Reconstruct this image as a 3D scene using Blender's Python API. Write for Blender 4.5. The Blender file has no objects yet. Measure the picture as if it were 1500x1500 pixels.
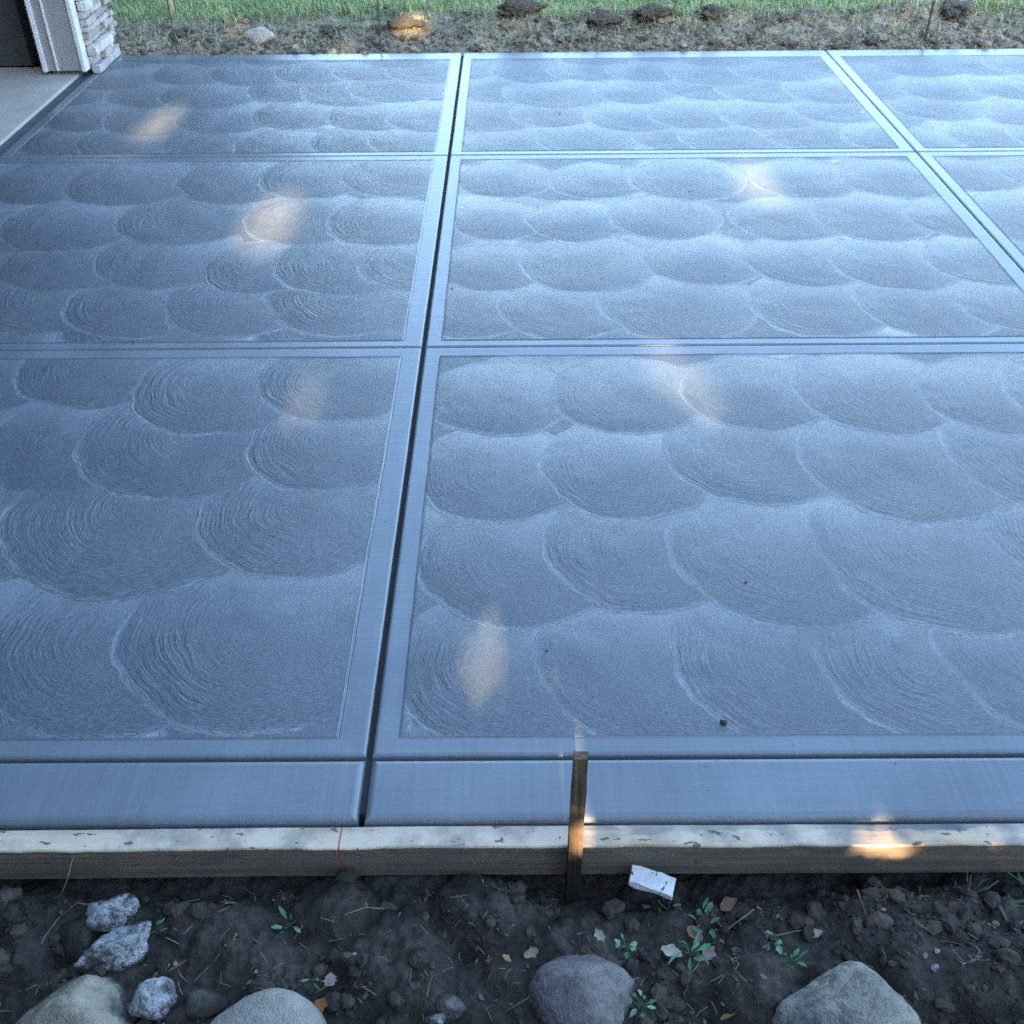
import bpy, bmesh, math, random
import numpy as np
from mathutils import Vector, Matrix, Euler, noise as mn

rnd = random.Random(7)
rng = np.random.default_rng(7)
SC = bpy.context.scene
COL = SC.collection
R = math.radians

# ------------------------------------------------------------------ camera
cam_d = bpy.data.cameras.new('camera')
cam = bpy.data.objects.new('camera', cam_d)
COL.objects.link(cam)
SC.camera = cam
cam_d.sensor_width = 36.0
cam_d.lens = 36.0 * 1530.9 / 1500.0
cam_d.clip_start = 0.02
cam_d.clip_end = 3000
cam_d.dof.use_dof = True
cam_d.dof.focus_distance = 2.1
cam_d.dof.aperture_fstop = 9.0
_p, _y, _r = R(37.907), R(-0.227), R(-0.505)
_f = Vector((math.sin(_y) * math.cos(_p), math.cos(_y) * math.cos(_p), -math.sin(_p)))
_rt = Vector((math.cos(_y), -math.sin(_y), 0))
_u = _rt.cross(_f)
_r2 = _rt * math.cos(_r) + _u * math.sin(_r)
_u2 = _u * math.cos(_r) - _rt * math.sin(_r)
cam.matrix_world = Matrix(((_r2.x, _u2.x, -_f.x, 0), (_r2.y, _u2.y, -_f.y, 0), (_r2.z, _u2.z, -_f.z, 1.6), (0, 0, 0, 1)))

# ------------------------------------------------------------------ light
SUN_EL = R(18.0)
W = bpy.data.worlds.new('World')
SC.world = W
W.use_nodes = True
wn = W.node_tree.nodes
wn.clear()
w_sky = wn.new('ShaderNodeTexSky')
w_sky.sky_type = 'NISHITA'
w_sky.sun_disc = False
w_sky.sun_elevation = SUN_EL
w_sky.sun_rotation = math.pi          # sun stands behind the camera, towards -Y
w_sky.air_density = 1.0
w_sky.dust_density = 1.0
w_sky.ozone_density = 2.0
w_bg = wn.new('ShaderNodeBackground')
w_bg.inputs['Strength'].default_value = 0.15
w_out = wn.new('ShaderNodeOutputWorld')
W.node_tree.links.new(w_sky.outputs[0], w_bg.inputs[0])
W.node_tree.links.new(w_bg.outputs[0], w_out.inputs[0])
sun_d = bpy.data.lights.new('sun', 'SUN')
sun_d.energy = 5.0
sun_d.angle = R(0.53)
sun_d.color = (1.0, 0.70, 0.42)
sun = bpy.data.objects.new('sun', sun_d)
COL.objects.link(sun)
sun.rotation_euler = (math.pi / 2 - SUN_EL, 0, 0)
SUN_L = Vector((0, math.cos(SUN_EL), -math.sin(SUN_EL)))   # the way its light travels

SC.view_settings.view_transform = 'Standard'
SC.view_settings.look = 'None'
SC.view_settings.gamma = 1
SC.view_settings.use_curve_mapping = False
SC.view_settings.exposure = 2.8
SC.cycles.max_bounces = 6
SC.cycles.use_denoising = False
SC.cycles.use_adaptive_sampling = False
SC.cycles.sample_clamp_indirect = 3.0

# ------------------------------------------------------------------ helpers
class NT:
    """short-hand for building a material's nodes"""
    def __init__(s, name, rough=0.8, color=(.5, .5, .5), spec=0.5):
        s.m = bpy.data.materials.new(name)
        s.m.use_nodes = True
        s.t = s.m.node_tree
        s.b = s.t.nodes['Principled BSDF']
        s.b.inputs['Roughness'].default_value = rough
        s.b.inputs['Base Color'].default_value = (*color, 1)
        s.b.inputs['Specular IOR Level'].default_value = spec
    def n(s, typ, **kw):
        nd = s.t.nodes.new('ShaderNode' + typ)
        for k, v in kw.items():
            setattr(nd, k, v)
        return nd
    def put(s, sock, v):
        if isinstance(v, bpy.types.NodeSocket):
            s.t.links.new(v, sock)
        elif v is not None:
            sock.default_value = v
    def math(s, op, a, b=None, c=None, clamp=False):
        nd = s.n('Math', operation=op, use_clamp=clamp)
        for i, v in enumerate((a, b, c)):
            if v is not None:
                s.put(nd.inputs[i], v)
        return nd.outputs[0]
    def vmath(s, op, a, b=None, scale=None):
        nd = s.n('VectorMath', operation=op)
        s.put(nd.inputs[0], a)
        if b is not None:
            s.put(nd.inputs[1], b)
        if scale is not None:
            s.put(nd.inputs['Scale'], scale)
        return nd.outputs['Value'] if op in ('DISTANCE', 'LENGTH', 'DOT_PRODUCT') else nd.outputs[0]
    def coord(s):
        return s.n('TexCoord').outputs['Object']
    def pos(s):
        return s.n('NewGeometry').outputs['Position']
    def noise(s, vec, scale, detail=3, rough=0.55, color=False, dist=0.0):
        nd = s.n('TexNoise')
        s.put(nd.inputs['Vector'], vec)
        s.put(nd.inputs['Scale'], scale)
        nd.inputs['Detail'].default_value = detail
        nd.inputs['Roughness'].default_value = rough
        nd.inputs['Distortion'].default_value = dist
        return nd.outputs['Color' if color else 'Fac']
    def ramp(s, fac, stops):
        nd = s.n('ValToRGB')
        s.put(nd.inputs[0], fac)
        e = nd.color_ramp.elements
        while len(e) < len(stops):
            e.new(0.5)
        for el, (p, c) in zip(e, stops):
            el.position = p
            el.color = (*c, 1) if len(c) == 3 else c
        return nd.outputs[0]
    def range(s, v, a, b, c=0., d=1., smooth=False):
        nd = s.n('MapRange')
        nd.interpolation_type = 'SMOOTHSTEP' if smooth else 'LINEAR'
        for i, x in enumerate((v, a, b, c, d)):
            s.put(nd.inputs[i], x)
        return nd.outputs[0]
    def mix(s, f, a, b):
        nd = s.n('Mix', data_type='RGBA')
        s.put(nd.inputs[0], f)
        s.put(nd.inputs[6], a if isinstance(a, bpy.types.NodeSocket) else (*a, 1))
        s.put(nd.inputs[7], b if isinstance(b, bpy.types.NodeSocket) else (*b, 1))
        return nd.outputs[2]
    def bump(s, h, dist=1.0, strength=1.0, normal=None):
        nd = s.n('Bump')
        nd.inputs['Strength'].default_value = strength
        nd.inputs['Distance'].default_value = dist
        s.put(nd.inputs['Height'], h)
        if normal is not None:
            s.put(nd.inputs['Normal'], normal)
        return nd.outputs[0]
    def set(s, **kw):
        for k, v in kw.items():
            if v is not None:
                s.put(s.b.inputs[{'color': 'Base Color', 'rough': 'Roughness', 'normal': 'Normal'}[k]], v)
        return s.m

def link_mesh(name, verts, faces, mats, parent=None, smooth=False, midx=None, loc=None):
    me = bpy.data.meshes.new(name)
    me.from_pydata([tuple(v) for v in verts] if not isinstance(verts, np.ndarray) else verts.tolist(), [],
                   faces if not isinstance(faces, np.ndarray) else faces.tolist())
    for m in (mats if isinstance(mats, (list, tuple)) else [mats]):
        me.materials.append(m)
    if midx is not None:
        me.polygons.foreach_set('material_index', midx)
    if smooth:
        me.polygons.foreach_set('use_smooth', [True] * len(me.polygons))
    me.update()
    o = bpy.data.objects.new(name, me)
    COL.objects.link(o)
    if loc is not None:
        o.location = loc
    if parent is not None:
        o.parent = parent
    return o

def bm_link(name, bm, mats, parent=None, smooth=False, loc=None):
    me = bpy.data.meshes.new(name)
    bmesh.ops.recalc_face_normals(bm, faces=bm.faces)
    bm.to_mesh(me)
    bm.free()
    for m in (mats if isinstance(mats, (list, tuple)) else [mats]):
        me.materials.append(m)
    if smooth:
        me.polygons.foreach_set('use_smooth', [True] * len(me.polygons))
    o = bpy.data.objects.new(name, me)
    COL.objects.link(o)
    if loc is not None:
        o.location = loc
    if parent is not None:
        o.parent = parent
    return o

def tag(o, label=None, cat=None, group=None, kind=None):
    for k, v in (('label', label), ('category', cat), ('group', group), ('kind', kind)):
        if v:
            o[k] = v
    return o

def empty(name, loc, rz=0.0):
    o = bpy.data.objects.new(name, None)
    COL.objects.link(o)
    o.location = loc
    o.rotation_euler = (0, 0, rz)
    o.empty_display_size = 0.05
    return o

def box(bm, x0, x1, y0, y1, z0, z1, bevel=0.0, segs=2):
    r = bmesh.ops.create_cube(bm, size=1.0)
    bmesh.ops.scale(bm, vec=(x1 - x0, y1 - y0, z1 - z0), verts=r['verts'])
    bmesh.ops.translate(bm, vec=((x0 + x1) / 2, (y0 + y1) / 2, (z0 + z1) / 2), verts=r['verts'])
    if bevel:
        es = list({e for v in r['verts'] for e in v.link_edges})
        bmesh.ops.bevel(bm, geom=es, offset=bevel, segments=segs, affect='EDGES', profile=0.5)

_T = rng.random((256, 256))
def vnoise(x, y, seed=0):
    x = np.asarray(x, float) + seed * 17.31
    y = np.asarray(y, float) + seed * 5.77
    xi = np.floor(x).astype(int); yi = np.floor(y).astype(int)
    fx = x - xi; fy = y - yi
    fx = fx * fx * fx * (fx * (fx * 6 - 15) + 10); fy = fy * fy * fy * (fy * (fy * 6 - 15) + 10)
    a = _T[xi & 255, yi & 255]; b = _T[(xi + 1) & 255, yi & 255]
    c = _T[xi & 255, (yi + 1) & 255]; d = _T[(xi + 1) & 255, (yi + 1) & 255]
    return (a * (1 - fx) + b * fx) * (1 - fy) + (c * (1 - fx) + d * fx) * fy
def fbm(x, y, f, oct=4, gain=0.5, seed=0, ridged=False):
    s = 0; a = 1.0; t = 0
    for i in range(oct):
        n = vnoise(x * f, y * f, seed + i)
        if ridged:
            n = np.abs(2 * n - 1)
        s = s + a * n; t += a; a *= gain; f *= 2.03
    return s / t
def worley(x, y, f, seed=0):
    x = np.asarray(x, float) * f + seed * 11.3; y = np.asarray(y, float) * f + seed * 3.1
    xi = np.floor(x).astype(int); yi = np.floor(y).astype(int)
    best = np.full(x.shape, 9.0)
    for i in (-1, 0, 1):
        for j in (-1, 0, 1):
            cx = xi + i; cy = yi + j
            px = cx + _T[cx & 255, cy & 255]; py = cy + _T[(cy + 77) & 255, (cx + 31) & 255]
            best = np.minimum(best, np.hypot(x - px, y - py))
    return best

def grid_mesh(name, xs, ys, Z, mats, parent=None, smooth=True):
    nx, ny = len(xs), len(ys)
    X, Y = np.meshgrid(xs, ys)
    V = np.stack([X.ravel(), Y.ravel(), Z.ravel()], 1)
    i = np.arange((nx - 1) * (ny - 1))
    a = (i // (nx - 1)) * nx + i % (nx - 1)
    F = np.stack([a, a + 1, a + nx + 1, a + nx], 1)
    return link_mesh(name, V, F, mats, parent, smooth)

# ------------------------------------------------------------------ materials
def concrete_band():
    t = NT('smooth_concrete', 0.4, spec=0.5)
    p = t.pos()
    n1 = t.noise(p, 3.0, 4)
    n2 = t.noise(p, 140.0, 2)
    chat = t.noise(t.vmath('MULTIPLY', p, (5, 75, 1)), 1.0, 3, .65)
    st = t.math('ADD', t.math('MULTIPLY', t.noise(t.vmath('MULTIPLY', p, (90, 3, 1)), 1.0, 2), .55), t.math('MULTIPLY', t.noise(p, 220, 3, .7), .45))
    t.set(color=t.ramp(t.math('ADD', t.math('MULTIPLY', n1, .6), t.math('MULTIPLY', st, .4)), [(.36, (.14, .165, .188)), (.64, (.215, .244, .270))]),
          rough=t.range(n1, .3, .7, .26, .36))
    h = t.math('ADD', t.math('MULTIPLY', n2, .00025), t.math('ADD', t.math('MULTIPLY', st, .0005), t.math('MULTIPLY', chat, .0007)))
    t.set(normal=t.bump(h))
    t.b.inputs['Coat Weight'].default_value = .35
    t.b.inputs['Coat Roughness'].default_value = .24
    return t.m
M_band = concrete_band()

def concrete_field(idx, discs, arcgain=1.0, domegain=1.0):
    """fresno-swirled concrete: overlapping discs, later ones on top, each brushed in arcs about its own centre"""
    t = NT('swirled_concrete', 0.5, spec=0.5)
    p = t.coord()
    p = t.vmath('MULTIPLY', p, (1, 1, 0))
    wob = t.noise(p, 5.0, 2, color=True)
    wob2 = t.noise(p, 38.0, 1, color=True)
    q = t.vmath('ADD', p, t.vmath('MULTIPLY', t.vmath('SUBTRACT', wob, (.5, .5, .5)), (.065, .065, 0)))
    q = t.vmath('ADD', q, t.vmath('MULTIPLY', t.vmath('SUBTRACT', wob2, (.5, .5, .5)), (.003, .003, 0)))
    cur = None
    for (cx, cy, rad) in discs:
        d = t.vmath('DISTANCE', q, (cx, cy, 0))
        f = t.math('LESS_THAN', d, rad)
        nd = t.n('Mix', data_type='VECTOR')
        t.put(nd.inputs[0], f)
        t.put(nd.inputs[4], cur if cur is not None else (discs[0][0], discs[0][1] - .3, .7))
        nd.inputs[5].default_value = (cx, cy, rad)
        cur = nd.outputs[1]
    sep = t.n('SeparateXYZ'); t.put(sep.inputs[0], cur)
    rad = sep.outputs[2]
    rel = t.vmath('SUBTRACT', q, t.vmath('MULTIPLY', cur, (1, 1, 0)))
    r = t.vmath('LENGTH', rel)
    s2 = t.n('SeparateXYZ'); t.put(s2.inputs[0], rel)
    ang = t.math('ARCTAN2', s2.outputs[0], s2.outputs[1])      # seam towards -Y side is hidden in the noise
    tt = t.math('DIVIDE', r, rad)
    cv = t.n('CombineXYZ')
    t.put(cv.inputs[0], t.math('MULTIPLY', r, 92.0))
    t.put(cv.inputs[1], t.math('MULTIPLY', ang, 1.3))
    t.put(cv.inputs[2], t.math('MULTIPLY', t.math('ADD', sep.outputs[0], sep.outputs[1]), 37.0))
    arcs = t.noise(cv.outputs[0], 1.0, 2, 0.6)
    cv2 = t.n('CombineXYZ')
    t.put(cv2.inputs[0], t.math('MULTIPLY', r, 380.0))
    t.put(cv2.inputs[1], t.math('MULTIPLY', ang, 17.0))
    t.put(cv2.inputs[2], t.math('MULTIPLY', sep.outputs[0], 91.0))
    arcs2 = t.noise(cv2.outputs[0], 1.0, 2, 0.6)
    big = t.noise(p, 2.2, 3)
    grain = t.noise(p, 300.0, 3, 0.75)
    left = t.range(s2.outputs[0], .06, -.16, .12, 1.0, True)
    depth = t.math('MULTIPLY', t.math('MULTIPLY', left, t.range(t.noise(p, 6.0, 2), .38, .6, .15, 1.2)), arcgain)
    h = t.math('MULTIPLY', t.math('SUBTRACT', 1.0, t.math('POWER', tt, 2.0)), t.range(t.noise(p, 1.8, 2), .35, .65, .0085 * domegain, .0165 * domegain))
    h = t.math('ADD', h, t.math('MULTIPLY', t.math('MULTIPLY', arcs, .0021), depth))
    h = t.math('ADD', h, t.math('MULTIPLY', arcs2, .0008))
    h = t.math('ADD', h, t.math('MULTIPLY', grain, .0012))
    h = t.math('ADD', h, t.math('MULTIPLY', t.range(tt, .92, 1.0, 0, 1, True), .0016))
    h = t.math('ADD', h, t.math('MULTIPLY', big, .006))
    base = t.noise(p, 1.6, 5, .6)
    colr = t.ramp(base, [(.30, (.118, .142, .166)), (.5, (.150, .174, .197)), (.70, (.185, .210, .233))])
    # painted-in sheen on each sweep's far side, pale paste along the rim
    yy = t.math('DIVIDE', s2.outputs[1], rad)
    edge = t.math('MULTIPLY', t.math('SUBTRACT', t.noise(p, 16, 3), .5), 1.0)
    cream_sheen = t.math('MULTIPLY', t.range(t.math('ADD', yy, edge), -.25, .75, 0, 1, True), t.range(base, .35, .6, .25, .75))
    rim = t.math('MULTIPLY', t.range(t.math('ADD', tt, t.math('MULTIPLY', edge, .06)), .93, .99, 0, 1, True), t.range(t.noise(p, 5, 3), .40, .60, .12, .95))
    colr = t.mix(t.math('MAXIMUM', cream_sheen, rim), colr, (.28, .32, .36))
    speck = t.range(t.math('ADD', t.math('MULTIPLY', arcs2, .55), t.math('MULTIPLY', grain, .45)), .46, .54)
    colr = t.mix(t.math('MULTIPLY', speck, t.range(yy, -1, .6, .85, .30)), colr, (.075, .090, .104))
    pits = t.math('GREATER_THAN', t.noise(p, 130, 1), .80)
    colr = t.mix(t.math('MULTIPLY', pits, .7), colr, (.04, .045, .05))
    t.set(color=colr, rough=t.range(tt, .2, 1.0, .42, .35), normal=t.bump(h))
    return t.m

def soil_mat(name, c0, c1, scale=1.0):
    t = NT(name, 0.85, spec=0.3)
    p = t.pos()
    a = t.noise(p, 9 * scale, 5, .65)
    b = t.noise(p, 70 * scale, 4, .65)
    c = t.noise(p, 260 * scale, 3, .7)
    f = t.math('ADD', t.math('MULTIPLY', a, .5), t.math('ADD', t.math('MULTIPLY', b, .3), t.math('MULTIPLY', c, .2)))
    col = t.ramp(f, [(.34, c0), (.52, tuple((x + y) / 2 * .9 for x, y in zip(c0, c1))), (.68, c1)])
    h = t.math('ADD', t.math('MULTIPLY', b, .010 / scale), t.math('MULTIPLY', c, .004 / scale))
    return t.set(color=col, rough=t.range(a, .3, .7, .65, .95), normal=t.bump(h))
M_soil = soil_mat('damp_dark_soil', (.007, .006, .0052), (.14, .118, .096))
M_clod = soil_mat('crumbly_soil', (.028, .022, .017), (.19, .155, .12), 1.4)
M_bank = soil_mat('dry_bank_soil', (.11, .088, .062), (.66, .54, .39), .5)

def rock_mat(name, c0, c1, dirt=(.05, .042, .034), spk=(.5, .5, .5), spk_amt=.25, sc=1.0, dirt_amt=.5):
    t = NT(name, 0.75, spec=0.35)
    p = t.coord()
    a = t.noise(p, 14 * sc, 5, .6, dist=.6)
    b = t.noise(p, 90 * sc, 4, .7)
    g = t.noise(p, 330 * sc, 2, .7)
    col = t.ramp(a, [(.32, c0), (.66, c1)])
    col = t.mix(t.math('MULTIPLY', t.range(g, .5, .7), spk_amt), col, spk)
    col = t.mix(t.math('MULTIPLY', t.range(t.math('ADD', t.math('MULTIPLY', b, .5), t.math('MULTIPLY', t.noise(p, 26 * sc, 4, .65), .5)), .49, .58), dirt_amt), col, dirt)
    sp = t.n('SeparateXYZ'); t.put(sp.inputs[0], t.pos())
    mud_shade = t.range(t.math('ADD', sp.outputs[2], t.math('MULTIPLY', t.math('SUBTRACT', a, .5), .13)), -.064, -.088)
    col = t.mix(t.math('MULTIPLY', mud_shade, .85), col, (.035, .029, .023))
    h = t.math('ADD', t.math('MULTIPLY', b, .008), t.math('MULTIPLY', g, .003))
    return t.set(color=col, normal=t.bump(h))
M_tan = rock_mat('tan_grey_stone', (.22, .195, .145), (.42, .37, .28), dirt_amt=.35)
M_grey = rock_mat('smooth_grey_stone', (.29, .265, .225), (.40, .365, .31), dirt_amt=.18)
M_blue = rock_mat('blue_grey_stone', (.15, .16, .155), (.36, .32, .255), dirt=(.09, .07, .045), dirt_amt=.7)
M_purp = rock_mat('purple_grey_stone', (.15, .135, .14), (.25, .23, .22), dirt=(.10, .075, .045), dirt_amt=.5)
M_quartz = rock_mat('white_quartz', (.20, .20, .205), (.78, .77, .76), dirt=(.07, .066, .062), spk=(.85, .85, .85), dirt_amt=.85, sc=2.4)
M_brown = rock_mat('brown_stone', (.045, .038, .03), (.12, .10, .08))
M_pale = rock_mat('pale_tan_stone', (.40, .36, .29), (.62, .57, .48), dirt=(.2, .17, .13), dirt_amt=.4, sc=.6)

def ledge_mat(i, c):
    t = NT('ledge_stone', 0.85, spec=0.3)
    p = t.pos()
    a = t.noise(p, 22, 4, .6); b = t.noise(p, 120, 3, .7)
    col = t.ramp(t.math('ADD', t.math('MULTIPLY', a, .6), t.math('MULTIPLY', b, .4)), [(.34, tuple(x * .6 for x in c)), (.64, c)])
    return t.set(color=col, normal=t.bump(t.math('MULTIPLY', b, .006)))
M_ledge = [ledge_mat(i, c) for i, c in enumerate([(.62, .55, .50), (.72, .67, .63), (.50, .45, .42), (.64, .54, .48), (.80, .77, .74), (.58, .55, .54)])]

def plain(name, c, rough=.6, spec=.4, var=.15, sc=12):
    t = NT(name, rough, spec=spec)
    n = t.noise(t.pos(), sc, 4)
    return t.set(color=t.ramp(n, [(.3, tuple(x * (1 - var) for x in c)), (.7, tuple(min(1, x * (1 + var)) for x in c))]))
M_white = plain('white_paint', (.78, .78, .77), .45, .5, .04)
M_jamb = plain('grey_jamb_paint', (.34, .335, .325), .5, .4, .05)
M_siding = plain('grey_siding', (.13, .135, .14), .6, .4, .06)
M_roof = plain('dark_shingle', (.05, .05, .055), .9)
M_inside = plain('unlit_drywall', (.07, .068, .066), .9)
M_gfloor = plain('dry_concrete', (.50, .46, .41), .75, .3, .12, 4)
M_jointfill = plain('joint_strip', (.075, .085, .10), .8)
M_base = plain('joint_bottom', (.05, .05, .052), .9)

# ------------------------------------------------------------------ the concrete slab
SLAB_L, SLAB_R = -2.295, 5.95
Y_F, Y_A, Y_B, Y_C, Y_K = 1.150, 1.293, 2.898, 4.639, 6.336
X_C, X_R, X_R2 = -0.284, 1.791, 3.866
slab = link_mesh('concrete_slab', [(SLAB_L + .02, Y_F + .03, -.10), (SLAB_R, Y_F + .03, -.10), (SLAB_R, Y_K - .03, -.10), (SLAB_L + .02, Y_K - .03, -.10),
                                   (SLAB_L + .02, Y_F + .03, -.022), (SLAB_R, Y_F + .03, -.022), (SLAB_R, Y_K - .03, -.022), (SLAB_L + .02, Y_K - .03, -.022)],
                 [(4, 5, 6, 7), (0, 1, 5, 4), (1, 2, 6, 5), (2, 3, 7, 6), (3, 0, 4, 7)], M_base)
tag(slab, kind='structure')

def ring_stack(rings, cap_last=False):
    """rings: list of (x0,x1,y0,y1,z); quads between neighbours, last ring capped"""
    V, F = [], []
    for (x0, x1, y0, y1, z) in rings:
        V += [(x0, y0, z), (x1, y0, z), (x1, y1, z), (x0, y1, z)]
    for k in range(len(rings) - 1):
        a, b = 4 * k, 4 * (k + 1)
        for i in range(4):
            j = (i + 1) % 4
            F.append((a + i, a + j, b + j, b + i))
    if cap_last:
        b = 4 * (len(rings) - 1)
        F.append((b, b + 1, b + 2, b + 3))
    return V, F

SWIRLS = {   # centre in the panel and radius of every sweep of the trowel, near rows first
    'near_right': [ (-0.776, -0.552, 0.237), (-0.474, -0.543, 0.249), (-0.161, -0.531, 0.271), (0.148, -0.530, 0.282), (0.407, -0.543, 0.271), (-0.747, -0.218, 0.237), (-0.446, -0.174, 0.243), (-0.112, -0.191, 0.282), (0.264, -0.176, 0.316), (0.664, -0.140, 0.282), (-0.787, 0.139, 0.226), (-0.456, 0.155, 0.232), (-0.113, 0.218, 0.243), (0.278, 0.171, 0.282), (0.663, 0.188, 0.271), (-0.799, 0.507, 0.215), (-0.424, 0.517, 0.226), (-0.050, 0.525, 0.215), (0.302, 0.525, 0.243), (0.636, 0.504, 0.226), (0.895, 0.501, 0.226)],
    'near_left': [ (-0.145, -0.480, 0.282), (0.110, -0.471, 0.294), (0.443, -0.462, 0.305), (0.746, -0.425, 0.328), (-0.322, -0.023, 0.305), (0.012, -0.003, 0.305), (0.357, -0.007, 0.350), (0.778, 0.002, 0.294), (-0.594, 0.304, 0.282), (-0.245, 0.300, 0.282), (0.073, 0.300, 0.249), (0.391, 0.316, 0.305), (0.793, 0.284, 0.243), (-0.642, 0.693, 0.271), (-0.290, 0.689, 0.271), (0.030, 0.710, 0.260), (0.435, 0.587, 0.282), (0.756, 0.613, 0.243)],
    'mid_right': [ (-0.890, -0.597, 0.226), (-0.588, -0.614, 0.226), (-0.203, -0.583, 0.271), (0.274, -0.582, 0.249), (0.635, -0.596, 0.249), (0.946, -0.592, 0.226), (-0.830, -0.288, 0.203), (-0.482, -0.269, 0.249), (-0.068, -0.235, 0.226), (0.291, -0.252, 0.226), (0.609, -0.271, 0.237), (0.945, -0.251, 0.226), (-0.798, 0.133, 0.192), (-0.505, 0.121, 0.203), (-0.161, 0.156, 0.226), (0.304, 0.129, 0.226), (0.657, 0.146, 0.249), (0.989, 0.136, 0.226), (-0.786, 0.575, 0.215), (-0.400, 0.553, 0.215), (-0.018, 0.558, 0.249), (0.478, 0.559, 0.237), (0.837, 0.555, 0.226)],
    'mid_left': [ (-0.616, -0.495, 0.294), (-0.250, -0.489, 0.282), (0.045, -0.536, 0.271), (0.372, -0.540, 0.271), (0.740, -0.514, 0.294), (-0.616, -0.202, 0.271), (-0.309, -0.207, 0.271), (0.037, -0.175, 0.282), (0.398, -0.273, 0.226), (0.704, -0.237, 0.282), (0.980, -0.249, 0.249), (-0.694, 0.128, 0.294), (-0.427, 0.142, 0.282), (0.016, 0.183, 0.282), (0.497, 0.165, 0.260), (0.804, 0.136, 0.249), (-1.006, 0.614, 0.282), (-0.672, 0.596, 0.271), (-0.319, 0.579, 0.282), (0.131, 0.581, 0.271), (0.467, 0.621, 0.260), (0.799, 0.618, 0.249)],
}

def panel(x0, x1, y0, y1, gl, gr, gf, gb, band, swirl, seed, er=.007):
    """one slab panel between its joints; g* half joint gaps; band = (left, right, front, back) widths of the smooth border"""
    cx, cy = (x0 + x1) / 2, (y0 + y1) / 2
    a0, a1, b0, b1 = x0 + gl - cx, x1 - gr - cx, y0 + gf - cy, y1 - gb - cy
    rings = [(a0, a1, b0, b1, -.09)]
    for k in range(6):
        an = k / 5 * math.pi / 2
        o = er * (1 - math.cos(math.pi / 2 - an) if False else 1 - math.sin(an)) * 0 + er * (1 - math.cos(an))
        z = -er + er * math.sin(an)
        rings.append((a0 + o, a1 - o, b0 + o, b1 - o, z))
    if not swirl:
        V, F = ring_stack(rings, True)
        return link_mesh('slab_panel', V, F, M_band, slab, False, loc=(cx, cy, 0))
    l, r_, f_, b_ = band
    i0 = (a0 + l, a1 - r_, b0 + f_, b1 - b_)
    rings += [(*[i0[0] - .004, i0[1] + .004, i0[2] - .004, i0[3] + .004], -.0005),
              (*[i0[0] - .002, i0[1] + .002, i0[2] - .002, i0[3] + .002], -.0024), (*[i0[0] + .003, i0[1] - .003, i0[2] + .003, i0[3] - .003], .0012)]
    V, F = [], []
    ns = 90
    for ri_, (a_, b_2, c_, d_, z_) in enumerate(rings):
        amp = .0012 if ri_ < 7 else .0032
        for sd, (p0, p1, nx_, ny_) in enumerate((((a_, c_), (b_2, c_), 0, 1), ((b_2, c_), (b_2, d_), -1, 0), ((b_2, d_), (a_, d_), 0, -1), ((a_, d_), (a_, c_), 1, 0))):
            for q_ in range(ns):
                u_ = q_ / ns
                wv = ((vnoise(u_ * 7, sd * 3.1 + seed, 1) - .5) * .6 + (vnoise(u_ * 40, sd * 3.1 + seed, 2) - .5) * .5) * amp * min(1, u_ * 12, (1 - u_) * 12)
                V.append((p0[0] + (p1[0] - p0[0]) * u_ + nx_ * wv, p0[1] + (p1[1] - p0[1]) * u_ + ny_ * wv, z_ + (wv * .25 if ri_ > 6 else 0)))
    tot = 4 * ns
    for k_ in range(len(rings) - 1):
        for q_ in range(tot):
            F.append((k_ * tot + q_, k_ * tot + (q_ + 1) % tot, (k_ + 1) * tot + (q_ + 1) % tot, (k_ + 1) * tot + q_))
    rr = random.Random(seed)
    # swirls, near rows first so the far ones lie over them
    nx, ny = 5.6, 4
    sx, sy = (i0[1] - i0[0]) / nx, (i0[3] - i0[2]) / ny
    discs, under = [], []
    for jj in range(ny + 1):
        off = rr.uniform(-.5, .5)
        for i in range(-1, 7):
            x = i0[0] + (i + .5 + off) * sx + rr.uniform(-.06, .06)
            y = i0[2] + (jj + .42) * sy + rr.uniform(-.05, .05) + rr.choice((-.03, .03))
            discs.append((x, y, rr.uniform(.215, .30)))
            under.append((x, y, .30))
    if swirl in SWIRLS:
        discs = under[::2] + SWIRLS[swirl]
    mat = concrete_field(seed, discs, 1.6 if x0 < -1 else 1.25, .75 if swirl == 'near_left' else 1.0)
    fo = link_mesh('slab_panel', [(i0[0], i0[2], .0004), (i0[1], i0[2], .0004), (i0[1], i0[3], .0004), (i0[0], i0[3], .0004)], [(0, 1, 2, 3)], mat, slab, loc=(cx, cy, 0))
    tb = link_mesh('tooled_border', V, F, M_band, fo)
    return fo

cols = [(SLAB_L, X_C, .0, .006, 0), (X_C, X_R, .006, .003, 1), (X_R, X_R2, .003, .003, 2), (X_R2, SLAB_R, .003, .0, 3)]
rows = [(Y_A, Y_B, .003, .003, .045, .055), (Y_B, Y_C, .003, .003, .04, .055), (Y_C, Y_K, .003, .0, .045, .13)]
for (x0, x1, gl, gr, ci) in cols:
    er = .011 if ci < 2 else .008
    panel(x0, x1, Y_F, Y_A, gl, gr, 0, .003, (0, 0, 0, 0), False, 0, er=.014)
    for ri, (y0, y1, gf, gb, bf, bb_) in enumerate(rows):
        key = {(0, 0): 'near_left', (1, 0): 'near_right', (0, 1): 'mid_left', (1, 1): 'mid_right'}.get((ci, ri), 'plain')
        panel(x0, x1, y0, y1, gl, gr, gf, gb, (.05, .06, bf, bb_), key, 11 + ci * 7 + ri * 3, er=.007)

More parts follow.
